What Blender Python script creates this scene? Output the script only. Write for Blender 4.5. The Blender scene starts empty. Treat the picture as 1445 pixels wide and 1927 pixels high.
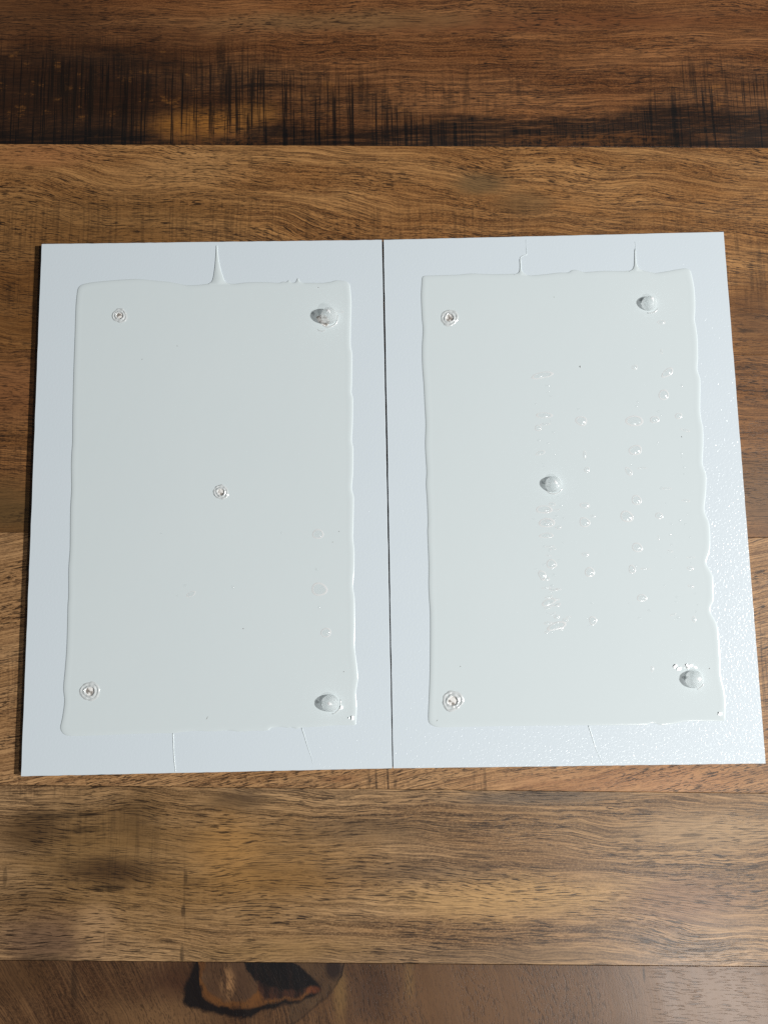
import bpy, bmesh, math, random
from mathutils import Vector, Matrix

random.seed(7)
sc = bpy.context.scene
COL = sc.collection

# ------------------------------------------------------------------ camera
F = 1450.0                                   # focal length in pixels of the 1445x1927 photograph
CAM = (-1.230, 63.2, 321.9, 0.12815, 0.003, -0.0185)     # mm above the board tops, radians
T = 3.0                                      # board thickness, mm
cam_data = bpy.data.cameras.new('camera')
cam = bpy.data.objects.new('camera', cam_data); COL.objects.link(cam)
cam.location = (CAM[0]*.001, CAM[1]*.001, (CAM[2]+T)*.001)
cam.rotation_mode = 'XYZ'
cam.rotation_euler = CAM[3:6]
cam_data.sensor_fit = 'VERTICAL'; cam_data.sensor_height = 24.0
cam_data.lens = 24.0*F/1927.0
cam_data.clip_start = 0.01; cam_data.clip_end = 50
sc.camera = cam

# ------------------------------------------------------------------ light
world = bpy.data.worlds.new('World'); sc.world = world
world.use_nodes = True
bg = world.node_tree.nodes['Background']
bg.inputs[0].default_value = (0.80, 0.90, 1.0, 1); bg.inputs[1].default_value = 0.045

def lamp(name, pos_mm, target_mm, power, radius_mm, color):
    d = bpy.data.lights.new(name, 'AREA'); d.shape = 'DISK'; d.size = radius_mm*.002
    d.energy = power; d.color = color
    o = bpy.data.objects.new(name, d); COL.objects.link(o)
    p = Vector(pos_mm)*.001; o.location = p
    o.rotation_euler = (Vector(target_mm)*.001 - p).to_track_quat('-Z', 'Y').to_euler()
    return o
CX, CY = 0.0, 112.0
lamp('key_lamp', (CX+2055, CY-225, 1500), (CX, CY, 0), 78.0, 42, (1.0, 0.99, 0.965))
lamp('side_lamp', (352, 63-428, 600), (80, 20, 0), 1.55, 22, (1.0, 0.98, 0.95))

sc.view_settings.view_transform = 'Standard'; sc.view_settings.look = 'None'
sc.view_settings.exposure = 0.0; sc.view_settings.gamma = 1.0
sc.view_settings.use_curve_mapping = False
sc.render.engine = 'CYCLES'
sc.cycles.use_denoising = False
sc.cycles.max_bounces = 8; sc.cycles.transparent_max_bounces = 16

# ------------------------------------------------------------------ pixel -> plane (mm)
ROT = cam.rotation_euler.to_matrix()
def W(px, py, z=0.0):
    """point in mm on the plane z (0 = table top) seen at pixel (px,py) of the photograph"""
    d = ROT @ Vector(((px-722.5)/F, -(py-963.5)/F, -1.0))
    c = Vector((CAM[0], CAM[1], CAM[2]+T))
    s = (z - c.z)/d.z
    p = c + d*s
    return Vector((p.x, p.y, z))
ZS = 0.24                                    # thickness of the clear sheets
ZT = T + ZS
PXMM = (W(723, 963, T) - W(722, 963, T)).length

# ------------------------------------------------------------------ object helpers
def link(name, bm, mats, parent=None, smooth=True):
    me = bpy.data.meshes.new(name)
    for v in bm.verts: v.co = v.co*.001
    if name != 'clear_gel_sheet': bmesh.ops.recalc_face_normals(bm, faces=bm.faces[:])
    else:
        for f in bm.faces:
            f.normal_update()
            if f.normal.z < 0: f.normal_flip()
    if smooth:
        for f in bm.faces: f.smooth = True
    bm.to_mesh(me); bm.free()
    for m in (mats if isinstance(mats, (list, tuple)) else [mats]): me.materials.append(m)
    o = bpy.data.objects.new(name, me); COL.objects.link(o)
    if parent is not None: o.parent = parent
    return o
def tag(o, label, cat, group=None):
    o['label'] = label; o['category'] = cat
    if group: o['group'] = group

# ------------------------------------------------------------------ node helpers
class G:
    def __init__(self, name):
        self.m = bpy.data.materials.new(name); self.m.use_nodes = True
        self.t = self.m.node_tree; self.t.nodes.clear()
        self.out = self.t.nodes.new('ShaderNodeOutputMaterial')
        tc = self.t.nodes.new('ShaderNodeTexCoord')
        s = self.t.nodes.new('ShaderNodeVectorMath'); s.operation = 'SCALE'; s.inputs['Scale'].default_value = 1000
        self.t.links.new(tc.outputs['Object'], s.inputs[0])
        x = self.t.nodes.new('ShaderNodeSeparateXYZ'); self.t.links.new(s.outputs[0], x.inputs[0])
        self.X, self.Y, self.Z = (V(self, x.outputs[i]) for i in range(3))
    def put(self, sock, v):
        if isinstance(v, V): self.t.links.new(v.s, sock)
        elif isinstance(v, (tuple, list)) and len(v) == 3 and sock.type == 'RGBA': sock.default_value = (*v, 1)
        else: sock.default_value = v
    def math(self, op, a, b=0.0, c=0.0):
        n = self.t.nodes.new('ShaderNodeMath'); n.operation = op
        self.put(n.inputs[0], a); self.put(n.inputs[1], b); self.put(n.inputs[2], c)
        return V(self, n.outputs[0])
    def vec(self, x, y, z=0.0):
        n = self.t.nodes.new('ShaderNodeCombineXYZ')
        for i, v in enumerate((x, y, z)): self.put(n.inputs[i], v)
        return V(self, n.outputs[0])
    def noise(self, x, y, z=0.0, detail=2.0, rough=0.5, dist=0.0):
        n = self.t.nodes.new('ShaderNodeTexNoise')
        self.put(n.inputs['Vector'], self.vec(x, y, z)); n.inputs['Scale'].default_value = 1
        n.inputs['Detail'].default_value = detail; n.inputs['Roughness'].default_value = rough
        n.inputs['Distortion'].default_value = dist
        return V(self, n.outputs['Fac'])
    def step(self, v, a, b, lo=0.0, hi=1.0):
        n = self.t.nodes.new('ShaderNodeMapRange'); n.interpolation_type = 'SMOOTHSTEP'
        self.put(n.inputs['Value'], v); n.inputs['From Min'].default_value = a; n.inputs['From Max'].default_value = b
        n.inputs['To Min'].default_value = lo; n.inputs['To Max'].default_value = hi
        if a > b:
            n.inputs['From Min'].default_value = b; n.inputs['From Max'].default_value = a
            n.inputs['To Min'].default_value = hi; n.inputs['To Max'].default_value = lo
        return V(self, n.outputs['Result'])
    def mix(self, f, a, b, mode='MIX'):
        n = self.t.nodes.new('ShaderNodeMix'); n.data_type = 'RGBA'; n.blend_type = mode
        self.put(n.inputs[0], f); self.put(n.inputs[6], a); self.put(n.inputs[7], b)
        return V(self, n.outputs[2])
    def curve(self, pts, axis=0):
        """piecewise-linear function through plane points (mm): y of x, or x of y when axis is 1"""
        o = 1-axis
        pts = sorted(pts, key=lambda p: p[axis]); a0, a1 = pts[0][axis], pts[-1][axis]
        v0 = min(p[o] for p in pts)-1; v1 = max(p[o] for p in pts)+1
        n = self.t.nodes.new('ShaderNodeValToRGB'); r = n.color_ramp; r.interpolation = 'LINEAR'
        for i, p in enumerate(pts):
            q = (p[axis]-a0)/(a1-a0); w = (p[o]-v0)/(v1-v0)
            e = r.elements[i] if i < 2 else r.elements.new(q)
            e.position = q; e.color = (w, w, w, 1)
        self.put(n.inputs[0], ((self.Y if axis else self.X)-a0)*(1/(a1-a0)))
        return V(self, n.outputs[0])*(v1-v0) + v0
    def bump(self, h, strength, dist_mm):
        n = self.t.nodes.new('ShaderNodeBump'); n.inputs['Strength'].default_value = strength
        n.inputs['Distance'].default_value = dist_mm*.001; self.put(n.inputs['Height'], h)
        return V(self, n.outputs['Normal'])
    def bsdf(self, kind, **kw):
        n = self.t.nodes.new('ShaderNodeBsdf'+kind)
        for k, v in kw.items(): self.put(n.inputs[k.replace('_', ' ')], v)
        return V(self, n.outputs[0])
    def mixs(self, f, a, b):
        n = self.t.nodes.new('ShaderNodeMixShader'); self.put(n.inputs[0], f)
        self.t.links.new(a.s, n.inputs[1]); self.t.links.new(b.s, n.inputs[2])
        return V(self, n.outputs[0])
    def done(self, s):
        self.t.links.new(s.s, self.out.inputs['Surface']); return self.m
class V:
    def __init__(self, g, s): self.g = g; self.s = s
    def __add__(self, o): return self.g.math('ADD', self, o)
    __radd__ = __add__
    def __sub__(self, o): return self.g.math('SUBTRACT', self, o)
    def __rsub__(self, o): return self.g.math('SUBTRACT', o, self)
    def __mul__(self, o): return self.g.math('MULTIPLY', self, o)
    __rmul__ = __mul__
    def max(self, o): return self.g.math('MAXIMUM', self, o)
    def min(self, o): return self.g.math('MINIMUM', self, o)

# ------------------------------------------------------------------ wood
def L(r, g, b):                              # sRGB 0-255 -> linear
    f = lambda c: (c/255/12.92) if c/255 <= .04045 else ((c/255+.055)/1.055)**2.4
    return (f(r), f(g), f(b))
K = 1.30                                     # photograph brightness -> base colour
def B(r, g, b): return tuple(min(.9, c*K) for c in L(r, g, b))

def blob(g, px, py, rx, ry, wob=0.35, soft=0.55, seed=0.0, nscale=1.0, fringe=0.0):
    c = W(px, py, 0); sx = rx*PXMM; sy = ry*PXMM
    u = (g.X - c.x)*(1/sx); v = (g.Y - c.y)*(1/sy)
    n = g.noise(g.X*(.05*nscale), g.Y*(.11*nscale), seed+px*.013, 3, .6) - .5
    if fringe: v = v + (g.noise(g.X*.30, g.Y*.006, seed+9, 3, .75) - .5)*fringe
    d = g.math('SQRT', u*u + v*v) + n*(wob*2)
    return g.step(d, 1.0+soft*.5, 1.0-soft)

def wood(name, seed, light, mid, dark, slope=0.0, warp=(4, 1.5), pore=0.5, plen=.13, pdens=1.35,
         darks=(), saws=(), tints=(), sawstr=.75, knot=None, rings=None, poreang=0.0, flat_from=0):
    g = G(name)
    x, y = g.X, g.Y
    w1 = g.noise(x*.011, y*.02, seed+3.1, 2)
    w2 = g.noise(x*.05, y*.09, seed+7.7, 2)
    y2 = y + x*slope + (w1-.5)*(warp[0]*4) + (w2-.5)*(warp[1]*2)
    xt = x
    if rings:
        xt = x*.6 - y*.8
        cx, cy, k = rings
        c = W(cx, cy, 0)
        rr = g.math('SQRT', (x-c.x)*(x-c.x) + (y-c.y)*(y-c.y)*k)
        y2 = rr + (w1-.5)*(warp[0]*4) + (w2-.5)*(warp[1]*2)
    # slow colour drift and growth bands
    tone = g.noise(x*.012, y2*.07, seed+11, 3, .55)
    band = g.noise(xt*.006, y2*.58, seed+17, 4, .62)
    fine = g.noise(xt*.05, y2*2.3, seed+23, 3, .6)
    c = g.mix(g.step(tone, .33, .68), mid, light)
    c = g.mix(g.step(band, .58, .36)*.62, c, dark)
    c = g.mix(g.step(fine, .56, .40)*.60, c, dark)
    speck = g.noise(x*.9, y*1.6, seed+29, 2, .7)
    c = g.mix(g.step(speck, .45, .62)*.32, c, light)
    # stains and clouds that belong to the board
    for (px, py, rx, ry, col, a) in tints:
        c = g.mix(blob(g, px, py, rx, ry, .45, .8, seed+px)*a, c, col)
    # heartwood: near-black streaks
    for (px, py, rx, ry, a, *fr) in darks:
        m = blob(g, px, py, rx, ry, .40, .5, seed+py, 1.6, fr[0] if fr else 0)
        tear = g.step(g.noise(x*.22, y*.07, seed+41+px, 3, .65), .40, .62)
        fl = g.step(g.noise(x*.10, y2*.9, seed+43, 3, .6), .66, .46)
        m = m*(1.0 - (1.0-fl)*.45)*(1.0 - tear*.28)*a
        c = g.mix(m, c, (0.0065, 0.004, 0.003))
    if knot: c = knot(g, c, seed)
    # saw marks across the grain
    if saws:
        tot = None
        for (px, py, rx, ry, a) in saws:
            m = blob(g, px, py, rx, ry, .25, .7, seed+px*.7)*a
            tot = m if tot is None else tot.max(m)
        sx = x + (g.noise(x*.02, y*.03, seed+51, 1)-.5)*2.0
        s1 = g.step(g.noise(sx*.34, y*.008, seed+53, 2, .8), .49, .40)
        s2 = g.step(g.noise(sx*1.1, y*.010, seed+57, 1, .6), .46, .38)
        brk = g.step(g.noise(x*.30, y*.045, seed+61, 2, .5), .36, .54)
        brk2 = g.step(g.noise(x*.9, y2*.9, seed+63, 2, .6), .30, .55)
        s = (s1.max(s2*.8))*brk*(brk2*.5+.5)*tot
        c = g.mix(s*sawstr, c, (0.016, 0.009, 0.005))
    # pores: short dark dashes along the grain
    yp = y2 + xt*poreang
    p1 = g.noise(xt*(plen*1.0), yp*pdens*1.5, seed+71, 2, .55, .15)
    p2 = g.noise(xt*(plen*2.1), yp*pdens*2.2, seed+73, 1, .5, .2)
    pm = g.step(g.noise(x*.02, y2*.08, seed+79, 2), .36, .56, .30, 1.0)
    if flat_from:
        fx = W(flat_from, 1860, 0).x; ff = g.step(x + (w2-.5)*30, fx-4, fx+4)
        p1 = p1*(1.0-ff) + g.noise(x*.15, (y + x*.05 + (w2-.5)*4)*1.9, seed+75, 2, .55, .15)*ff
        p2 = p2*(1.0-ff) + ff
    por = (g.step(p1, .44, .38)).max(g.step(p2, .42, .36)*.85)*pm
    c = g.mix(por*pore, c, (0.019, 0.010, 0.006))
    por3 = g.step(g.noise(xt*.045, y2*2.6, seed+91, 2, .6, .1), .43, .37)*g.step(g.noise(x*.02, y2*.12, seed+93, 2), .60, .42)
    if flat_from: por3 = por3*(1.0-ff)
    c = g.mix(por3*(pore*.78), c, (0.024, 0.013, 0.007))
    hgt = (1.0-por)*.6 + g.noise(x*1.3, y*2.0, seed+83, 3, .6)*.7 + fine*.4
    gm = g.t.nodes.new('ShaderNodeGamma'); g.put(gm.inputs[0], c); gm.inputs[1].default_value = 1.14
    c = g.mix(1.0, V(g, gm.outputs[0]), (1.14, 1.20, 1.27), 'MULTIPLY')
    nrm = g.bump(hgt, .42, .055)
    rough = g.step(tone, .3, .7, .40, .50)
    sh = g.bsdf('Principled', Base_Color=c, Roughness=rough, Normal=nrm, Specular_IOR_Level=.42,
                Coat_Weight=.38, Coat_Roughness=.30, Coat_Normal=g.bump(hgt, .34, .055))
    return g.done(sh)

def P(*px): return [W(x, y, 0) for x, y in px]
def knot_fn(g, c, seed):
    """dark burl at the near edge, cut off by the joint"""
    wx = (g.noise(g.X*.22, g.Y*.22, 5.0, 4, .65)-.5)*4.4
    yy = g.Y + wx
    def below(pts, soft=.9): return g.step(yy - g.curve(P(*pts)), -soft, soft)      # 1 on the far side of the curve
    def xin(a, b, soft=.8):
        xa, xb = W(a, 1860, 0).x, W(b, 1860, 0).x
        return g.step(g.X+wx*.6, xa-soft, xa+soft)*g.step(g.X+wx*.6, xb+soft, xb-soft)
    def right(pts, soft=1.0): return g.step(g.X + wx - g.curve(P(*pts), 1), -soft, soft)
    def left(pts, soft=1.0): return g.step(g.X + wx - g.curve(P(*pts), 1), soft, -soft)
    OL = [(368,1760),(367,1806),(362,1822),(352,1845),(346,1868),(341,1930)]
    IL = [(371,1760),(373,1806),(375,1840),(379,1860),(388,1930)]
    OR = [(545,1760),(553,1812),(576,1828),(593,1842),(602,1855),(605,1868),(600,1930)]
    IR = [(530,1760),(540,1812),(566,1830),(584,1844),(594,1856),(597,1866),(590,1930)]
    HL = [(380,1760),(384,1812),(379,1840),(386,1862),(402,1880),(430,1930)]
    BL = [(452,1760),(458,1812),(464,1828),(482,1850),(510,1930)]
    blk = B(22, 15, 14); streak = g.noise(g.X*.30, g.Y*.10, 31.0, 3)
    cloud = g.noise(g.X*.12, g.Y*.12, 77.0, 3)
    halo = blob(g, 490, 1835, 250, 85, .4, .9, 3.0)
    c = g.mix(halo*.45, c, B(58, 38, 26))
    side = below([(520,1935),(556,1926),(575,1907),(600,1886),(625,1866),(640,1835),(647,1812),(655,1700)])
    c = g.mix(side*xin(545, 646), c, g.mix(cloud, B(64, 45, 32), B(92, 70, 48)))
    ln = below([(520,1940),(553,1931),(572,1912),(597,1891),(622,1871),(643,1838),(650,1812),(655,1700)])*(1.0-side)
    c = g.mix(ln*xin(540, 650)*.85, c, blk)
    c = g.mix(blob(g, 628, 1822, 17, 22, .3, .4, 6.0)*.85, c, B(34, 23, 22))
    outer = below([(338,1780),(343,1886),(367,1897),(417,1911),(462,1917),(482,1912),(489,1904),(529,1893),(562,1888),(584,1878),(604,1868),(610,1800)])
    c = g.mix(outer*right(OL)*left(OR), c, blk)
    inner = below([(362,1780),(374,1812),(376,1855),(381,1875),(405,1889),(442,1898),(469,1898),(499,1889),(524,1884),(567,1882),(584,1867),(598,1800)])
    c = g.mix(inner*right(IL)*left(IR), c, g.mix(cloud, B(70, 44, 26), B(112, 74, 38)))
    red = below([(470,1790),(484,1868),(500,1880),(524,1880),(560,1877),(577,1864),(592,1800)])
    c = g.mix(red*right(BL)*left(IR), c, g.mix(g.step(streak, .4, .6), B(38, 24, 20), B(64, 40, 29)))
    heart = below([(372,1780),(380,1850),(392,1868),(412,1880),(435,1887),(462,1884),(484,1866),(496,1800)], 1.0)
    c = g.mix(heart*right(HL)*xin(330, 488, 1.5), c, g.mix(cloud, B(60, 40, 28), B(92, 68, 48)))
    c = g.mix(blob(g, 428, 1850, 13, 26, .4, .8, 8.0)*g.step(streak, .42, .58)*.9, c, B(134, 100, 68))
    low = below([(452,1790),(464,1826),(480,1845),(504,1857),(529,1863),(574,1861),(592,1853),(604,1800)])
    up = below([(540,1790),(552,1814),(575,1828),(592,1842),(606,1860)])
    c = g.mix(low*(1.0-up*xin(548, 640))*right(BL)*left(OR), c, g.mix(g.step(streak, .5, .7)*.5, B(17, 13, 14), B(42, 28, 24)))
    c = g.mix(blob(g, 588, 1863, 14, 7, .3, .6, 9.0)*.8, c, B(100, 56, 34))
    return c

def top_fn(g, c, seed):
    """heartwood of the far plank: near-black along the joint, torn across the grain above it"""
    x, y = g.X, g.Y
    v1 = g.noise(x*.36, y*.006, 3.0, 3, .8); v2 = g.noise(x*1.15, y*.012, 4.0, 2, .7)
    gr = g.noise(x*.05, y*.8, 12.0, 4, .65); cl = g.noise(x*.05, y*.08, 15.0, 3, .6)
    col = g.step(v1*.5 + v2*.5, .495, .425)                          # torn columns
    # broad brown-black zone on the left, its upper edge fringed by the torn columns
    zone = g.curve(P((-200, 60), (0, 75), (60, 62), (250, 66), (300, 82), (400, 76), (520, 88), (600, 120), (700, 130), (760, 165), (900, 200), (1000, 205), (1180, 180), (1230, 130), (1330, 112), (1460, 100), (1700, 90)))
    d = zone - y + (v1-.5)*44 + (v2-.5)*26 + (cl-.5)*14
    side = g.curve([Vector((W(px, 160, 0).x, a, 0)) for px, a in ((-200, 90), (0, 92), (260, 88), (300, 60), (420, 50), (560, 62), (720, 55), (900, 45), (1000, 25), (1180, 20), (1240, 50), (1450, 55), (1700, 55))])*.01
    dep = g.step(d, -2, 14)
    broad = dep*side*(.62 + .38*col)*g.step(gr, .72, .44, .60, 1.0)
    c = g.mix(broad, c, B(27, 17, 11))
    c = g.mix(dep*col*g.step(side, .15, .5)*.85*g.step(g.noise(x*.5, y*.07, 19.0, 2), .36, .50), c, B(17, 11, 8))
    gold = dep*(1.0-col)*g.step(g.noise(x*.10, y*.16, 23.0, 4, .7), .56, .68)*g.step(gr, .62, .45)
    c = g.mix(gold*.5, c, B(140, 94, 46))
    # black band along the joint
    edge = g.curve(P((-200, 240), (0, 236), (60, 250), (290, 246), (310, 266), (440, 262), (470, 246), (550, 232), (640, 246), (720, 242), (780, 236), (880, 216), (960, 224), (1080, 220), (1150, 214), (1210, 199), (1290, 196), (1360, 206), (1460, 206), (1700, 215)))
    e = edge - y + (v1-.5)*3 + (cl-.5)*8 + (g.noise(x*.25, y*.25, 27.0, 4, .65)-.5)*7
    c = g.mix(g.step(e, -3.4, 3.0)*g.step(gr, .62, .46, .45, 1.0)*(.80 + .20*col), c, B(13, 10, 10))
    fl = blob(g, 1085, 266, 190, 17, .4, .6, 33.0)*g.step(g.noise(x*.22, y*.22, 37.0, 4, .7), .45, .56)
    fl = fl.max(blob(g, 395, 262, 110, 34, .4, .6, 35.0)*g.step(g.noise(x*.3, y*.2, 39.0, 4, .7), .44, .56)*.8)
    c = g.mix(fl*.62, c, B(106, 68, 36))
    return c

tabletop = bpy.data.objects.new('wooden_table', None); COL.objects.link(tabletop)
tag(tabletop, 'brown wooden tabletop of wide planks with dark heartwood streaks', 'table')

def plank(mat, tl, tr, br, bl, depth=22.0):
    """tl.. are pixels on the table plane; a tight hairline joint is left all round"""
    p = [W(*q, 0) for q in (tl, tr, br, bl)]
    c = sum(p, Vector())/4
    bm = bmesh.new()
    gap = .07
    top, mid_, low = [], [], []
    for i, q in enumerate(p):
        a = (p[i-1]-q).normalized(); b = (p[(i+1) % 4]-q).normalized()
        inn = a + b
        top.append(bm.verts.new(q + inn*(gap+.10)))
        mid_.append(bm.verts.new(q + inn*gap + Vector((0, 0, -.10))))
        low.append(bm.verts.new(q + inn*gap + Vector((0, 0, -depth))))
    bm.faces.new(top); bm.faces.new(low[::-1])
    for i in range(4):
        j = (i+1) % 4
        bm.faces.new((top[i], mid_[i], mid_[j], top[j])); bm.faces.new((mid_[i], low[i], low[j], mid_[j]))
    return link('plank', bm, mat, tabletop, smooth=False)

XL, XR = -260, 1705                          # the table runs a little past the frame
def sy(y0, y1, x): return y0 + (y1-y0)*x/1445.0
def seam(y0, y1): return (XL, sy(y0, y1, XL)), (XR, sy(y0, y1, XR))
s0 = seam(-230, -226); s1 = seam(270.5, 278); s2 = seam(657, 668); s3 = seam(1001.5, 1012)
s4 = seam(1477, 1493); s5 = seam(1807, 1819); s6 = seam(2160, 2172)

M_top = wood('wood_dark_plank', 1.0, B(146, 101, 62), B(114, 73, 41), B(58, 32, 17), slope=.02, warp=(3, 1.3), pore=.86,
    tints=[(120, 180, 420, 190, B(58, 35, 20), .85), (1000, 42, 620, 24, B(106, 66, 38), .8), (370, 236, 110, 36, B(165, 112, 52), .85), (480, 215, 60, 26, B(150, 104, 54), .8),
           (640, 40, 330, 26, B(122, 92, 60), .7), (1080, 262, 150, 12, B(130, 85, 45), .8), (60, 20, 200, 60, B(80, 52, 30), .6)],
    darks=[(500, 160, 60, 7, .7)],
    saws=[(170, 165, 240, 105, 1.0), (420, 150, 160, 90, .9), (640, 170, 160, 70, .6), (880, 170, 150, 60, .5), (1330, 150, 130, 60, .75)], knot=top_fn, sawstr=.85)
M_two = wood('wood_tan_plank', 2.0, B(170, 127, 80), B(140, 98, 57), B(78, 47, 24), slope=.13, warp=(5, 1.5), pore=.86, plen=.15,
    tints=[(120, 560, 330, 140, B(98, 64, 30), .75), (200, 420, 330, 90, B(116, 84, 48), .55), (350, 320, 130, 40, B(168, 128, 84), .6), (900, 345, 60, 26, B(104, 82, 54), .8), (985, 380, 60, 30, B(106, 82, 54), .6),
           (1420, 600, 90, 80, B(98, 66, 40), .7), (80, 290, 130, 30, B(152, 104, 66), .6)],
    darks=[(1405, 622, 26, 5, .6), (55, 316, 12, 5, .5)],
    saws=[(160, 430, 330, 80, .55), (440, 420, 260, 70, .55), (800, 420, 260, 60, .5), (1400, 500, 90, 110, .6), (40, 560, 60, 60, .6), (1250, 430, 120, 50, .4)], sawstr=.6)
M_three = wood('wood_red_brown_plank', 3.0, B(146, 104, 64), B(118, 80, 45), B(70, 44, 24), slope=.05, warp=(3, 1.5), pore=.8, plen=.16,
    tints=[(20, 960, 120, 60, B(90, 70, 42), .8), (1420, 930, 120, 80, B(112, 86, 62), .8), (20, 740, 140, 60, B(130, 88, 56), .6)],
    darks=[(1400, 690, 60, 6, .35)], saws=[(30, 840, 60, 80, .3)])
M_four = wood('wood_orange_plank', 4.0, B(174, 137, 97), B(150, 113, 75), B(92, 62, 38), slope=-.18, warp=(2.5, 1), pore=.86, plen=.19, pdens=1.05,
    tints=[(640, 1466, 40, 8, B(120, 80, 50), .5), (1200, 1470, 300, 30, B(170, 124, 88), .5)],
    darks=[], saws=[(724, 1474, 40, 30, 1.0), (905, 1466, 24, 30, .6), (20, 1290, 70, 70, .4), (1425, 1270, 60, 120, .8)], sawstr=.8)
M_five = wood('wood_grey_brown_plank', 5.0, B(172, 138, 100), B(136, 104, 71), B(64, 45, 31), slope=.06, warp=(4.6, 1.2), pore=.86, plen=.095, pdens=1.35,
    tints=[(450, 1508, 60, 20, B(70, 54, 40), .8), (170, 1600, 150, 90, B(96, 72, 42), .75), (330, 1640, 330, 150, B(134, 102, 62), .55), (90, 1770, 110, 50, B(104, 80, 62), .8),
           (1000, 1500, 160, 14, B(96, 84, 72), .7), (960, 1690, 240, 40, B(176, 140, 94), .75), (1290, 1700, 130, 50, B(126, 94, 70), .7), (520, 1640, 200, 90, B(132, 98, 56), .6),
           (540, 1790, 200, 24, B(140, 110, 72), .6), (60, 1560, 70, 40, B(84, 62, 38), .85), (260, 1530, 50, 50, B(88, 66, 40), .55), (215, 1640, 90, 26, B(74, 52, 30), .85), (430, 1600, 70, 60, B(152, 114, 68), .75), (180, 1750, 40, 50, B(154, 122, 88), .85), (700, 1560, 160, 24, B(100, 80, 58), .5), (760, 1640, 160, 20, B(98, 78, 58), .45), (1330, 1560, 140, 40, B(160, 132, 100), .7), (40, 1690, 80, 30, B(92, 68, 42), .5), (900, 1800, 300, 20, B(110, 88, 66), .5)],
    darks=[(200, 1672, 34, 6, .75), (110, 1535, 90, 5, .5), (160, 1562, 40, 6, .5), (350, 1650, 4, 14, .6), (345, 1715, 4, 12, .6), (343, 1795, 4, 18, .6), (1300, 1572, 24, 4, .6), (80, 1803, 50, 8, .5), (1330, 1790, 60, 9, .35), (10, 1650, 4, 20, .5)],
    saws=[(200, 1590, 130, 90, .5), (80, 1488, 90, 14, .6), (345, 1700, 6, 110, .7), (198, 1790, 5, 50, .7)], sawstr=.55)
M_six = wood('wood_knotty_plank', 6.0, B(112, 82, 54), B(84, 58, 38), B(50, 33, 22), slope=0, warp=(3, 1.4), pore=.5, plen=.3, pdens=.9, rings=(-330, 2150, 1.0),
    tints=[(930, 1880, 330, 90, B(102, 74, 49), .85), (1400, 1870, 240, 100, B(112, 84, 58), .9), (330, 1850, 60, 40, B(70, 44, 28), .8), (300, 1915, 120, 40, B(122, 92, 62), .6), (700, 1860, 50, 60, B(76, 54, 40), .8), (640, 1860, 14, 50, B(124, 96, 60), .8), (770, 1840, 10, 40, B(116, 88, 54), .7), (40, 1840, 60, 40, B(80, 56, 34), .7)],
    darks=[(140, 1850, 6, 50, .5), (1211, 1834, 2.5, 16, .7)], knot=knot_fn, flat_from=1190)

plank(M_top, s0[0], s0[1], s1[1], s1[0]); plank(M_two, s1[0], s1[1], s2[1], s2[0])
plank(M_three, s2[0], s2[1], s3[1], s3[0]); plank(M_four, s3[0], s3[1], s4[1], s4[0])
plank(M_five, s4[0], s4[1], s5[1], s5[0])
plank(M_six, s5[0], s5[1], s6[1], s6[0])

# ------------------------------------------------------------------ white boards
def paper():
    g = G('white_embossed_board')
    x, y = g.X, g.Y
    h = g.noise(x*.95, y*.95, 1.0, 2, .55, .4) + g.noise(x*2.2, y*1.2, 4.0, 1)*.35
    t = g.noise(x*.03, y*.03, 2.0, 3)
    c = g.mix(t, (.730, .812, .868), (.750, .828, .882))
    sh = g.bsdf('Principled', Base_Color=c, Roughness=.45, Specular_IOR_Level=.3, Normal=g.bump(h, .30, .06),
                Coat_Weight=1.0, Coat_Roughness=.22, Coat_IOR=1.6, Coat_Normal=g.bump(h, 1.0, .19))
    return g.done(sh)
def flat(name, col, rough=.6):
    g = G(name); return g.done(g.bsdf('Principled', Base_Color=col, Roughness=rough))
M_paper = paper()
M_edge = flat('board_edge', (.62, .63, .64))

def board(corners, label):
    p = [W(*q, T) for q in corners]
    bm = bmesh.new(); rng = random.Random(corners[0][0])
    ring = []
    for i in range(4):
        a, b = p[i], p[(i+1) % 4]; n = 60
        nor = Vector(((b-a).y, -(b-a).x, 0)).normalized()
        for k in range(n):
            j = 0 if k == 0 else rng.uniform(-.06, .06)
            ring.append(a + (b-a)*(k/n) + nor*j)
    c = sum(p, Vector())/4
    def loop(inset, z): return [bm.verts.new(Vector((v.x, v.y, 0)) + (c-v).normalized()*inset*1.3 + Vector((0, 0, z))) for v in ring]
    l0, l1, l2 = loop(.10, T), loop(0, T-.12), loop(0, .02)
    n = len(ring)
    bm.faces.new(l0); bm.faces.new(l2[::-1])
    for i in range(n):
        j = (i+1) % n
        for f in (bm.faces.new((l0[i], l0[j], l1[j], l1[i])), bm.faces.new((l1[i], l1[j], l2[j], l2[i]))): f.material_index = 0
    for f in bm.faces:
        if len(f.verts) == 4 and min(v.co.z for v in f.verts) < 1: f.material_index = 1
    o = link('white_board', bm, [M_paper, M_edge], None, smooth=False)
    tag(o, label, 'board', 'white boards lying side by side on the table')
    return o
board([(79, 459), (718.5, 451), (738, 1446), (40, 1461)], 'white board on the left, under the sheet with few bubbles')
board([(721.8, 451), (1361, 436), (1440, 1437), (739.9, 1446)], 'white board on the right, under the sheet full of bubbles')

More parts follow.
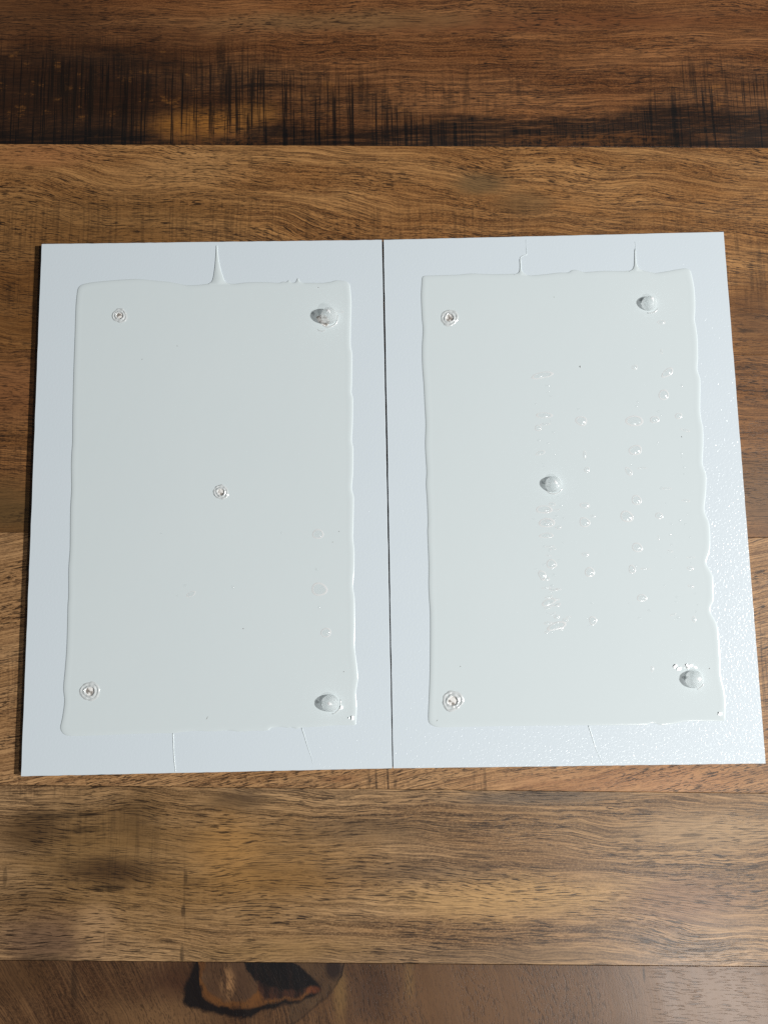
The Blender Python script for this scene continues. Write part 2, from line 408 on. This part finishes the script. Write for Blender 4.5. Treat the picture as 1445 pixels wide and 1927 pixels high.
# ------------------------------------------------------------------ clear sheets
def gel():
    g = G('clear_gel')
    x, y = g.X, g.Y
    t = g.noise(x*.02, y*.02, 8.0, 2)
    c = g.mix(t, (.690, .764, .782), (.712, .782, .797))
    h = g.noise(x*.10, y*.10, 3.0, 2)
    return g.done(g.bsdf('Principled', Base_Color=c, Roughness=.17, Specular_IOR_Level=.24, Normal=g.bump(h, .25, .10)))
M_gel = gel()
def clear(name, tr, col, rough, gloss, bumpy=0.0, transl=0.0, spark=0.0, sss=0.0):
    g = G(name)
    kw = {}
    if bumpy: kw['Normal'] = g.bump(g.noise(g.X*.55, g.Y*.55, g.Z*.3, 2), bumpy, .5)
    a = g.bsdf('Principled', Base_Color=col, Roughness=rough, Specular_IOR_Level=gloss, **kw)
    if sss:
        p = a.s.node; p.inputs['Subsurface Weight'].default_value = 1.0; p.inputs['Subsurface Radius'].default_value = (1, 1, 1)
        p.inputs['Subsurface Scale'].default_value = sss*.001
    if transl: a = g.mixs(transl, a, g.bsdf('Translucent', Color=col))
    b = g.mixs(tr, a, g.bsdf('Transparent', Color=(1, 1, 1)))
    if spark: b = g.mixs(spark, b, g.bsdf('Glossy', Color=(1, 1, 1), Roughness=rough))
    return g.done(b)
M_bub = clear('bubble_skin', .995, (.9, .95, .95), .14, 1.0, spark=.035)
M_rim = clear('bubble_rim', .25, (.99, 1.0, 1.0), .2, .8, spark=.04)
M_ring = clear('rough_clear_ridge', .30, (.92, .95, .95), .16, 1.0, spark=.10)
M_bead = clear('frosted_clear_bead', .47, (.97, .99, .99), .30, .25, .05, .76)
def corem():
    g = G('torn_core')
    n = g.noise(g.X*.55, g.Y*.5, 2.0, 2, .5)
    c = g.mix(g.step(n, .40, .56), B(134, 128, 122), B(216, 214, 211))
    return g.done(g.bsdf('Principled', Base_Color=c, Roughness=.25))
M_core = corem()

def catmull(pts, step):
    n = len(pts); out = []
    for i in range(n):
        p0, p1, p2, p3 = pts[i-1], pts[i], pts[(i+1) % n], pts[(i+2) % n]
        m = max(1, int((p2-p1).length/step))
        for k in range(m):
            t = k/m
            # centripetal-ish: damped tangents
            m1 = (p2-p0)*.5; m2 = (p3-p1)*.5; L_ = (p2-p1).length
            if m1.length > L_: m1 = m1.normalized()*L_
            if m2.length > L_: m2 = m2.normalized()*L_
            h00 = 2*t**3-3*t*t+1; h10 = t**3-2*t*t+t; h01 = -2*t**3+3*t*t; h11 = t**3-t*t
            out.append(p1*h00 + m1*h10 + p2*h01 + m2*h11)
    return out
def smooth_loop(pts, n):
    for _ in range(n):
        m = len(pts)
        pts = [pts[i-1]*.25 + pts[i]*.5 + pts[(i+1) % m]*.25 for i in range(m)]
    return pts
def area(pts): return .5*sum(pts[i-1].x*pts[i].y - pts[i].x*pts[i-1].y for i in range(len(pts)))
def inset(pts, d):
    s = 1 if area(pts) > 0 else -1; m = len(pts); out = []
    for i in range(m):
        t = (pts[(i+1) % m]-pts[i-1]).normalized()
        out.append(pts[i] + Vector((-t.y, t.x, 0))*(d*s))
    return out

PROFILE = [(0, -.02, 0), (.10, .06, 0), (.26, .125, 1), (.60, .185, 2), (1.1, .228, 6), (1.75, .256, 14), (2.5, .243, 26), (3.2, ZS, 40)]
def sheet_mesh(outline_px, holes):
    pts = catmull([W(x, y, 0)*1.0 for x, y in outline_px], .55)
    # positions are taken on the board top
    pts = catmull([W(x, y, T) for x, y in outline_px], .55)
    pts = [Vector((p.x, p.y, 0)) for p in pts]
    bm = bmesh.new(); loops = []
    for d, z, k in PROFILE:
        lp = inset(smooth_loop(pts, k), d) if d else pts
        if k > 1: lp = smooth_loop(lp, 2)
        loops.append([bm.verts.new((p.x, p.y, T+z)) for p in lp])
    n = len(pts)
    for a, b in zip(loops, loops[1:]):
        for i in range(n):
            j = (i+1) % n; bm.faces.new((a[i], a[j], b[j], b[i]))
    from mathutils.geometry import delaunay_2d_cdt
    co = [v.co.xy.copy() for v in loops[-1]]; ed = [(i, (i+1) % n) for i in range(n)]
    for c, r in holes:
        k0 = len(co)
        co += [Vector((c.x + r*math.cos(k*math.tau/24), c.y + r*math.sin(k*math.tau/24))) for k in range(24)]
        ed += [(k0+k, k0+(k+1) % 24) for k in range(24)]
    vs, _, fs, _, _, _ = delaunay_2d_cdt(co, ed, [], 1, 1e-5)
    bv = [bm.verts.new((p.x, p.y, T+ZS)) for p in vs]
    for f in fs:
        q = sum((vs[i] for i in f), Vector((0, 0)))/len(f)
        if any((q-c.xy).length < r*.98 for c, r in holes): continue
        bm.faces.new([bv[i] for i in f])
    return bm

LEFT = [(146.3,545),(150.8,537.8),(159.8,534),(176,531),(212,527.5),(257,525),(293,528),(320,530.6),(338,534),(352,536.5),(374,536),(390,534),(398,532.5),
 (411,533),(424,532.5),(440,534),(463,531.5),(494,530.7),(525,532),(533.6,529.5),(538,531),(544,526.5),(548,531),(555.4,531),(560.6,522.4),(564.8,529),(571,532),(587.6,532),(608,532),(623,530),(632,527.4),(648,528.6),(656,532),(659,538),
 (661.5,569.5),(660.5,610),(660.3,652),(663,666),(662.4,724.6),(661.8,739),(664.5,749.5),(664,797),(662.4,830),(665,843),(664.5,890.6),(662.4,919.7),(666,936),(665,994),
 (664.5,1012),(667,1037),(666.6,1072.6),(664.5,1104),(667.4,1124.5),(668,1187),(667.6,1216),(671,1245),(674,1276),(672,1290.6),(670,1305),(671.5,1332),(670.5,1358),(669,1364.5),
 (632.5,1365),(597.7,1368),(568.6,1369),(558,1371.6),(549,1369),(543,1370),(526,1368),(510.5,1370),(505.6,1374.6),(477.5,1375.5),(452,1377),(440.7,1376),(429,1374.6),(400,1376.5),
 (367.4,1375.7),(342.5,1378),(326,1380),(297,1380),(234.6,1382),(172,1384.4),(130.8,1385),(120.4,1381.5),(115,1374.6),(114,1367),(117.8,1349),(121.5,1319.4),(119.6,1295),(122.4,1261.5),(125.2,1226),(126.7,1186.7),(127.7,1140),
 (129,1122.7),(129.3,1070),(131.8,1033),(132.7,958),(134.6,921),(134.2,879.7),(135,851.7),(136.4,833),(136.8,790),(137.4,757),(138.7,701),(141,635.6),(143,575.8)]
RIGHT = [(793,531.5),(793.8,522.5),(797.6,519),(821.5,518),(863,516.6),(888,514.5),(925,516),(958.5,515.3),(971,515),(979,514.5),(987.6,516),(998,518),(1025,516),(1050,513),(1068.6,512.4),(1075,508.5),(1084,507.8),(1093.6,510.6),(1099,512),
 (1134.7,509.6),(1172,510),(1187,508.8),(1195,508),(1204,507.8),(1217,510.5),(1232,513.4),(1256,510),(1275,506.4),(1288,505),(1296.4,507),(1299.7,512.4),(1303.6,529),(1306.7,551),(1307.6,580),(1306.7,601.7),(1309,614.4),(1312,638),(1312.7,674.4),(1311.8,696),(1317,714.4),(1317,756),
 (1317,773.6),(1319,790),(1322.3,804.5),(1323,832),(1321.4,871.8),(1324.5,882.7),(1328.5,895.4),(1328,924.5),(1325,955.4),(1327,968),(1333.6,984.4),(1336,1015.3),(1334.5,1039),(1330,1051.7),(1328.7,1060.8),(1335.4,1073.5),(1341,1086),(1341.8,1115),
 (1342.3,1129),(1337,1142),(1337,1152.7),(1344.5,1167),(1349.6,1180),(1352.7,1207),(1354.5,1238),(1355,1261.7),(1357,1278),(1362.7,1301.7),(1364.5,1329),(1364,1347),(1362.7,1356.5),
 (1329,1357.4),(1291.7,1358),(1264.8,1362.8),(1246,1365),(1237.8,1363),(1226.4,1361),(1217,1364.3),(1163,1365),(1080,1365.3),(970.6,1366.3),(873,1368),(827.4,1369),(815,1366.3),(806.6,1360),(805,1351),
 (805.5,1332),(807.7,1280),(808.6,1228),(808.6,1155.7),(806.7,1124.5),(805.7,1099.6),(806,1062),(803.6,1000),(804.4,984),(803,942.5),(801,911.4),(802,886.5),(799.4,838.7),(800.3,797),(798.2,755.7),(796.7,724.6),(794,687),(793.6,652),(795.3,620.8),(793.6,600),(791.7,557)]

L_HOLES = [(226, 594, 14), (416, 926, 13.5), (170, 1301, 17)]
R_HOLES = [(845.5, 598, 16), (851.5, 1319, 18)]

def Wt(x, y): return W(x, y, ZT)
def make_sheet(outline, holes, label):
    hs = [(Wt(x, y), r*PXMM*.50) for x, y, r in holes]
    o = link('clear_gel_sheet', sheet_mesh(outline, hs), M_gel)
    tag(o, label, 'gel sheet', 'clear gel sheets on the white boards')
    return o
sheetL = make_sheet(LEFT, L_HOLES, 'thin clear gel sheet nearly free of bubbles, on the left board, two beads on it')
sheetR = make_sheet(RIGHT, R_HOLES, 'clear gel sheet dotted with columns of bubbles, on the right white board')

def socket(parent, px, py, rpx, seed):
    c = Wt(px, py); R = rpx*PXMM; rng = random.Random(seed)
    prof = [(1.08, -.03), (1.0, .10), (.92, .19), (.85, .17), (.78, .05), (.72, .06), (.63, .24), (.55, .30), (.49, .24), (.45, .05), (.43, -ZS+.02)]
    n = 40
    ph = [rng.uniform(0, 6.28) for _ in range(6)]
    bm = bmesh.new(); loops = []
    cut = rng.uniform(2.4, 3.4)
    for k, (r, z) in enumerate(prof):
        lp = []
        for i in range(n):
            a = i*math.tau/n
            w = 1 + .05*math.sin(2*a+ph[0]) + .045*math.sin(3*a+ph[1]+k*.2) + .03*math.sin(7*a+ph[2]+k*.7) + rng.uniform(-.02, .02)
            zz = z
            if 0 < k < len(prof)-1:
                zz = zz*1.3 + .06*math.sin(3*a+ph[3]+k) + .05*math.sin(9*a+ph[4]) + rng.uniform(-.05, .05)
                zz -= .22*math.exp(-((((a-cut+math.pi) % math.tau)-math.pi)/.16)**2)*(z > .1)
            q = R*r*w
            lp.append(bm.verts.new((c.x+q*math.cos(a), c.y+q*math.sin(a), c.z+zz)))
        loops.append(lp)
    for a, b in zip(loops, loops[1:]):
        for i in range(n):
            j = (i+1) % n; bm.faces.new((a[i], a[j], b[j], b[i]))
    o = link('socket', bm, M_ring, parent)
    bm = bmesh.new(); ctr = bm.verts.new((c.x, c.y, T+.12+.1))
    for rr, zz in ((.25, .16), (.5, .03)):
        lp = [bm.verts.new((c.x+R*rr*math.cos(i*math.tau/20), c.y+R*rr*math.sin(i*math.tau/20), T+zz+rng.uniform(-.02, .12))) for i in range(20)]
        if rr < .3:
            for i in range(20): bm.faces.new((ctr, lp[i], lp[(i+1) % 20]))
        else:
            for i in range(20): bm.faces.new((prev[i], lp[i], lp[(i+1) % 20], prev[(i+1) % 20]))
        prev = lp
    link('core', bm, M_core, o)
for k, h in enumerate(L_HOLES): socket(sheetL, *h, 11+k)
for k, h in enumerate(R_HOLES): socket(sheetR, *h, 31+k)

def tube(bm, pts, rad, n=6):
    rings = []
    for i, p in enumerate(pts):
        a = pts[max(0, i-1)]; b = pts[min(len(pts)-1, i+1)]
        t = (b-a).normalized(); s = Vector((-t.y, t.x, 0)); u = Vector((0, 0, 1))
        r = rad[i] if isinstance(rad, (list, tuple)) else rad
        rings.append([bm.verts.new(p + s*(r*math.cos(k*math.tau/n)) + u*(r*.55*math.sin(k*math.tau/n))) for k in range(n)])
    for a, b in zip(rings, rings[1:]):
        for k in range(n): bm.faces.new((a[k], a[(k+1) % n], b[(k+1) % n], b[k]))
    bm.faces.new(rings[0][::-1]); bm.faces.new(rings[-1])
def line_px(px, z, step=.8):
    p = [W(x, y, z) for x, y in px]; out = []
    for i in range(len(p)-1):
        p0 = p[max(0, i-1)]; p1 = p[i]; p2 = p[i+1]; p3 = p[min(len(p)-1, i+2)]
        m = max(1, int((p2-p1).length/step))
        for k in range(m):
            t = k/m
            out.append(.5*((2*p1) + (p2-p0)*t + (2*p0-5*p1+4*p2-p3)*t*t + (3*p1-p0-3*p2+p3)*t**3))
    out.append(p[-1]); return out
def strand(parent, px, r0, r1):
    pts = line_px(px, T+.02); n = len(pts); bm = bmesh.new(); rng = random.Random(px[0][0])
    tube(bm, pts, [r0+(r1-r0)*i/max(1, n-1)+rng.uniform(-.02, .02) for i in range(n)])
    return link('strand', bm, M_gel, parent)
def fillet(parent, px):
    """thin web of gel drawn out to a point"""
    pts = [Vector((p.x, p.y, 0)) for p in catmull([W(x, y, T) for x, y in px], .35)]
    bm = bmesh.new(); loops = []
    for d, z, k in ((0, .0, 0), (.09, .16, 0), (.2, .2, 1)):
        lp = inset(smooth_loop(pts, k), d) if d else pts
        loops.append([bm.verts.new((p.x, p.y, T+z)) for p in lp])
    n = len(pts)
    for a, b in zip(loops, loops[1:]):
        for i in range(n): bm.faces.new((a[i], a[(i+1) % n], b[(i+1) % n], b[i]))
    bmesh.ops.triangle_fill(bm, use_beauty=True, edges=[bm.edges.get((loops[-1][i], loops[-1][(i+1) % n])) for i in range(n)], normal=(0, 0, 1))
    return link('strand', bm, M_gel, parent)
fillet(sheetL, [(392,535.5),(398.5,530),(401.5,522),(404.3,503),(406.3,480),(407.4,462),(409.2,462),(411,480),(415,504),(419.6,519),(424.5,530.5),(431,535.5),(411,537)])
strand(sheetL, [(404,530),(408,505),(409,484)], .12, .08)
fillet(sheetR, [(966,517),(974.5,513.5),(977.2,508),(977.6,497),(977,488),(979.5,488),(980.4,498),(981,507),(984,513),(992,518.5),(979,520)])
strand(sheetR, [(978.2,489),(979,484),(984,480.8),(991,479)], .22, .18)
strand(sheetR, [(991.2,479.5),(990.3,472),(989.6,462),(989.2,451)], .14, .05)
fillet(sheetR, [(1182,511.5),(1189,507),(1192,501),(1192.8,488),(1193.4,470),(1195,468),(1196,485),(1197.6,496),(1201,504),(1208,510.5),(1195,513)])
strand(sheetR, [(1194,469),(1195.5,462),(1193.5,455)], .10, .04)
strand(sheetL, [(326,1380),(326.8,1400),(328,1425),(331,1453)], .24, .18)
strand(sheetL, [(568,1369.5),(573,1385),(580,1408),(586,1425),(589,1438)], .22, .08)
strand(sheetR, [(1107,1365.5),(1113,1385),(1121,1410),(1129,1428),(1134,1438)], .22, .07)

def bubble(parent, px, py, rx, ry, ang=0.0, rng=random.Random(3)):
    c = Wt(px, py); a_ = rx*PXMM; b_ = ry*PXMM; m = min(a_, b_); th = -math.radians(ang)
    n = 20 if max(rx, ry) > 6 else 12
    big = max(rx, ry) > 4.5
    ph = rng.uniform(0, 6.28); am = rng.uniform(.04, .13)
    prof = ([(1.14, -.03, 1), (1.05, .03, 1), (.95, .042, 1), (.84, .034, 1), (.74, .12, 0), (.56, .29, 0), (.30, .44, 0)] if big
            else [(1.0, -.03, 0), (.8, .14, 0), (.5, .30, 0)])
    bm = bmesh.new(); loops = []
    hm = min(m, 1.5)
    for r, z, mi in prof:
        lp = []
        for i in range(n):
            a = i*math.tau/n; w = 1 + am*math.sin(2*a+ph) + am*.6*math.sin(3*a+ph*2)
            u, v = a_*r*w*math.cos(a), b_*r*w*math.sin(a)
            lp.append(bm.verts.new((c.x+u*math.cos(th)-v*math.sin(th), c.y+u*math.sin(th)+v*math.cos(th), c.z+z*hm*(.80 if big else 1.1))))
        loops.append((lp, mi))
    for (a, mi), (b, mj) in zip(loops, loops[1:]):
        for i in range(n):
            j = (i+1) % n; f = bm.faces.new((a[i], a[j], b[j], b[i])); f.material_index = mi if mi == mj else 0
    top = bm.verts.new((c.x, c.y, c.z+(.50 if big else .36)*hm*(.80 if big else 1.1)))
    lp = loops[-1][0]
    for i in range(n): bm.faces.new((lp[i], lp[(i+1) % n], top))
    return link('bubble', bm, [M_bub, M_rim], parent)

A = [(240,105,75,25,-10),(190,322,8,8,0),(255,408,62,20,0),(262,475,35,10,0),(210,503,22,24,0),(215,597,15,12,0),(228,692,38,14,-15),(247,770,15,5,0),(250,790,14,6,0),
 (535,450,40,36,-20),(560,705,12,28,0),(577,818,20,20,30),(935,450,62,40,0),(943,670,50,34,0),(893,832,22,30,-30),(990,806,38,5,-3),(910,785,15,4,0),
 (1185,85,48,26,-45),(1157,253,40,36,-30),(1088,440,32,26,0),(1268,412,26,22,0),(1137,408,10,8,0),(960,305,12,14,0),(1110,612,14,7,-45),(1292,695,14,12,0),
 (1308,797,12,12,0),(1133,958,18,10,-20),(952,1048,36,34,0),(1325,1053,32,8,10),(937,45,22,18,0)]
Bz = [(255,75,62,26,0),(380,47,14,8,0),(275,175,55,34,-3),(330,148,12,10,0),(403,140,14,8,0),(172,145,10,7,0),(272,272,46,20,-3),(297,355,35,6,-3),(297,383,16,14,0),
 (310,487,38,30,0),(365,470,8,5,0),(240,572,26,34,0),(190,525,14,6,0),(330,570,16,12,0),(290,775,50,22,-18),(280,855,12,8,0),(320,862,20,8,-20),(350,955,62,28,-18),
 (415,912,22,14,0),(562,45,35,20,0),(560,172,40,32,0),(623,127,20,10,0),(585,262,8,5,0),(567,415,26,14,0),(598,548,32,36,0),(628,507,7,6,0),
 (612,780,15,8,0),(622,915,26,30,30),(583,900,8,8,0),(878,128,48,38,20),(922,125,10,14,0),(957,362,40,30,15),(918,527,26,28,0),(945,505,10,18,30),(1020,523,40,5,0),
 (992,743,32,27,0),(973,895,16,10,0),(1122,122,26,24,0),(1118,290,5,22,0),(1215,342,12,10,0),(1203,265,8,10,0),(1355,285,7,14,0),(1130,437,6,6,0),
 (1242,434,12,6,0),(1360,437,28,6,0),(1360,480,8,10,0),(1357,520,22,16,0),(1162,648,14,7,-45),(1363,655,24,10,15),(1255,738,14,10,0),(1413,797,8,10,0),(1398,845,7,10,0),(1385,905,14,22,0),
 (1240,902,10,6,0),(1265,893,16,14,0),(1283,1065,8,6,0),(1212,525,7,5,0),(1338,112,10,7,0)]
S = 4.014
for X, Y, a, b, r in A: bubble(sheetR, 960+X/S, 680+Y/S, a/S, b/S, r)
for X, Y, a, b, r in Bz: bubble(sheetR, 960+X/S, 940+Y/S, a/S, b/S, r)
rq = random.Random(21)
for _ in range(46):
    yy = rq.uniform(690, 1200); t = (yy-690)/510
    xc = rq.choice((1020+18*t, 1024+26*t, 1030+24*t, 1094+14*t, 1190+12*t, 1240+20*t, 1280+22*t))
    bubble(sheetR, xc+rq.gauss(0, 8), yy, rq.uniform(1.2, 4.2)*rq.choice((1, 1, 2.2)), rq.uniform(.9, 2.6), rq.uniform(-25, 25))
for _ in range(34):
    yy = rq.uniform(940, 1190); t = (yy-690)/510
    bubble(sheetR, 1026+14*t+rq.gauss(0, 9), yy, rq.uniform(3, 8), rq.uniform(1.2, 3.4), rq.uniform(-15, 10))
for q in ((1244, 606.5, 7, 4), (1244, 661.5, 2.2, 5), (1226.5, 1259, 2.6, 5), (1289, 1254, 5, 3)): bubble(sheetR, *q)
for q in ((598.5, 1005, 10.5, 8), (595.5, 1071, 3.5, 3), (601, 1109, 14.7, 10.6), (600, 1143, 2.6, 3.6), (613.5, 1190.5, 9.3, 7.7), (348, 1102, 4, 3), (360, 1118, 9, 4, -20), (438, 1105, 3, 4), (530, 1003, 2.6, 2.2), (303, 1004, 2, 1.6), (334, 1121, 2, 2)): bubble(sheetL, *q)

M_glint = flat('white_glint', (.95, .97, .98), .22)  # white of the nicks and of the painted bead highlights
# nicks: torn flakes that stand up from the gel and catch the light
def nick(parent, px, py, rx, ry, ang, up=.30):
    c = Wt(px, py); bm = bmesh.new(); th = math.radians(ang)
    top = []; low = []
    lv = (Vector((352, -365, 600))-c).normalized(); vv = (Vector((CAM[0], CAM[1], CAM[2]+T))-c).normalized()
    nd = (lv+vv).normalized()                            # every flake is tilted to mirror the side lamp into the camera
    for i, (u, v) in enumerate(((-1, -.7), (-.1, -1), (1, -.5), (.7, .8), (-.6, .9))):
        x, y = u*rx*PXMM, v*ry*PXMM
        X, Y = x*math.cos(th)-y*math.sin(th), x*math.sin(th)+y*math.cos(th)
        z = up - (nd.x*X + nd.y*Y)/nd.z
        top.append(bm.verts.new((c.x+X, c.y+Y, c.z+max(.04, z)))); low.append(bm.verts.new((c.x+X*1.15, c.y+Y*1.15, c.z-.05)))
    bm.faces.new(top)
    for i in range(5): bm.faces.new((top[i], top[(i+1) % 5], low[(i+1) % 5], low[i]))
    return link('nick', bm, M_glint, parent, smooth=False)
for q in ((1269.5,1254,4.4,2.4,45),(1277,1258.5,4,2.8,10),(1299,1252.5,4,2.6,0),(1294,1257,1.6,2.4,10),(1292,1252,2,2.6,20),(1307,1255.5,4,1.4,-25),(1354,1343,3.6,3.2,0)): nick(sheetR, *q)
for q in ((664,1351,2.2,4,0),(657,1351,1,1,0),(643,1331,2,3.4,0)): nick(sheetL, *q)
M_rough = M_ring
def glue_ring(parent, px, py, rpx, a0, a1, seed, z=ZT, minor=.28):
    """raised lip of gel round the foot of a bead; angles in degrees, 0 = right, counter-clockwise"""
    c = W(px, py, z); rng = random.Random(seed); n = max(8, int((a1-a0)/9)); bm = bmesh.new()
    pts = []
    for i in range(n+1):
        a = math.radians(a0+(a1-a0)*i/n); r = rpx*PXMM*(1+rng.uniform(-.02, .02))
        pts.append(c + Vector((r*math.cos(a), r*math.sin(a), 0)))
    tube(bm, pts, [minor*math.sin(math.pi*(i+.5)/(n+1))**.5*rng.uniform(.75, 1.2)+.02 for i in range(n+1)], 8)
    return link('lip', bm, M_ring, parent)

# ------------------------------------------------------------------ beads
BEADS = [(619.5, 594, 15.6, .5, 'frosted clear bead in a torn hole at the far right of the left sheet'),
         (621.5, 1323.5, 15.6, .10, 'frosted clear bead at the near right corner of the left sheet'),
         (1220, 571.5, 14.7, 0, 'frosted clear bead at the far right corner of the right sheet'),
         (1041, 911.5, 15.2, .05, 'frosted clear bead in the middle of the right sheet, among oblong bubbles'),
         (1305, 1278.5, 15.8, .05, 'frosted clear bead at the near right of the right sheet, below bright torn nicks')]
def bead(px, py, rpx, lift, label, seed):
    R = rpx*PXMM; zc = ZT + lift*R
    c = W(px, py, zc); rng = random.Random(seed)
    bm = bmesh.new(); n = 40; loops = []
    end = math.acos(max(-1, -(lift*R+.25)/R)); m = 16
    ph = [rng.uniform(0, 6.28) for _ in range(4)]
    top = bm.verts.new((0, 0, zc+R-ZT-.05))
    for k in range(1, m+1):
        t = end*k/m; lp = []
        for i in range(n):
            a = i*math.tau/n
            w = 1 + .010*math.sin(2*a+ph[0]) + .012*math.sin(3*a+ph[1])*math.sin(t*2) + .012*math.sin(5*a+ph[2])*math.sin(t*3)**2
            lp.append(bm.verts.new((R*w*math.sin(t)*math.cos(a), R*w*math.sin(t)*math.sin(a), zc-ZT+R*w*math.cos(t))))
        loops.append(lp)
    for i in range(n): bm.faces.new((top, loops[0][i], loops[0][(i+1) % n]))
    for a, b in zip(loops, loops[1:]):
        for i in range(n): bm.faces.new((a[i], b[i], b[(i+1) % n], a[(i+1) % n]))
    bm.faces.new(loops[-1][::-1])
    o = link('bead', bm, M_bead)
    o.location = (c.x*.001, c.y*.001, ZT*.001)
    tag(o, label, 'bead', 'frosted clear beads set in the gel sheets')
    return o
def highlight_fleck(parent, R, lift, offs, seed):  # raised white patches that stand in for a bead's highlights
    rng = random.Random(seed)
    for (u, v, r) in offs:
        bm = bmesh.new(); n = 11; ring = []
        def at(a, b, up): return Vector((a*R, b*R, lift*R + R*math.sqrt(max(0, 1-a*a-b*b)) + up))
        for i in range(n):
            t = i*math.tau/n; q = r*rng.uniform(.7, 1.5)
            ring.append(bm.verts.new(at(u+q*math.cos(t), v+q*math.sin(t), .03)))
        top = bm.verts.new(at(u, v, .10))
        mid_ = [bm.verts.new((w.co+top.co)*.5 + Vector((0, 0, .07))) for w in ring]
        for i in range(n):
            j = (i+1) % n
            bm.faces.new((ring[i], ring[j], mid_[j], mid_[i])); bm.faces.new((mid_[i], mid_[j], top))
        link('highlight_fleck', bm, M_glint, parent)
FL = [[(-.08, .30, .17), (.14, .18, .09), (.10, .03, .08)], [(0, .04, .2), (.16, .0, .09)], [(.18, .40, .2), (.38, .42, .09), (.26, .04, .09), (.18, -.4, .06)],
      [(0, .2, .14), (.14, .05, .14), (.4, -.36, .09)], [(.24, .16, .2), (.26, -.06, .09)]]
for k, b in enumerate(BEADS): highlight_fleck(bead(*b, 50+k), b[2]*PXMM, b[3], FL[k], 70+k)
glue_ring(sheetL, 621.5, 1323.5, 19.5, -80, 20, 1); glue_ring(sheetR, 1222, 573, 17.5, -110, -30, 2)
glue_ring(sheetR, 1041, 912, 17.5, -150, -20, 3); glue_ring(sheetR, 1305, 1279, 18, -75, -25, 4)
glue_ring(sheetL, 618, 598, 18.5, -125, 15, 5, ZT, .36)
strand_o = glue_ring(sheetL, 606, 613, 11, -140, -50, 6, ZT, .22)
bubble(sheetL, 640, 586, 7, 2, 5)
# specks of dust and short hairs lying on the gel
M_speck = flat('dust_speck', (.26, .25, .24), .8)
def speck(parent, px, py, l, w, ang):
    c = Wt(px, py); bm = bmesh.new(); th = math.radians(ang); ring = []
    for i in range(8):
        a = i*math.tau/8; u, v = l*PXMM*math.cos(a), w*PXMM*math.sin(a)
        ring.append(bm.verts.new((c.x+u*math.cos(th)-v*math.sin(th), c.y+u*math.sin(th)+v*math.cos(th), c.z-.01)))
    top = bm.verts.new((c.x, c.y, c.z+w*PXMM*.6))
    for i in range(8): bm.faces.new((ring[i], ring[(i+1) % 8], top))
    return link('speck', bm, M_speck, parent)
for q in ((334,651,1,.9,0),(268,676,1.3,.7,50),(638,1000,1,1,0),(626,1020,1.1,.8,0),(647,1264,1.1,.9,0),(390,1351,3.6,.6,60),(458,1183,1.2,1,0),(599,541,1.1,1,0)): speck(sheetL, *q)
for q in ((866,1254,1.1,.9,0),(822,1356,2.6,.6,45),(1334,1258,1.2,1.1,0),(1091,690,.8,2.4,0),(1282,822,.6,1.6,0),(1042,559,.9,.8,0)): speck(sheetR, *q)
# the torn hole below the highest bead
def torn(parent, px, py):
    c = Wt(px, py); bm = bmesh.new(); rng = random.Random(9)
    pts = [(-11, -4), (-8, 5), (-3, 9), (2, 14), (7, 16), (13, 13), (15, 4), (8, -6), (-3, -8)]
    ring = [bm.verts.new(c + Vector((x*PXMM, -y*PXMM, .03))) for x, y in pts]
    bm.faces.new(ring)
    o = link('torn_patch', bm, M_core, parent, smooth=False)
torn(sheetL, 606, 600)
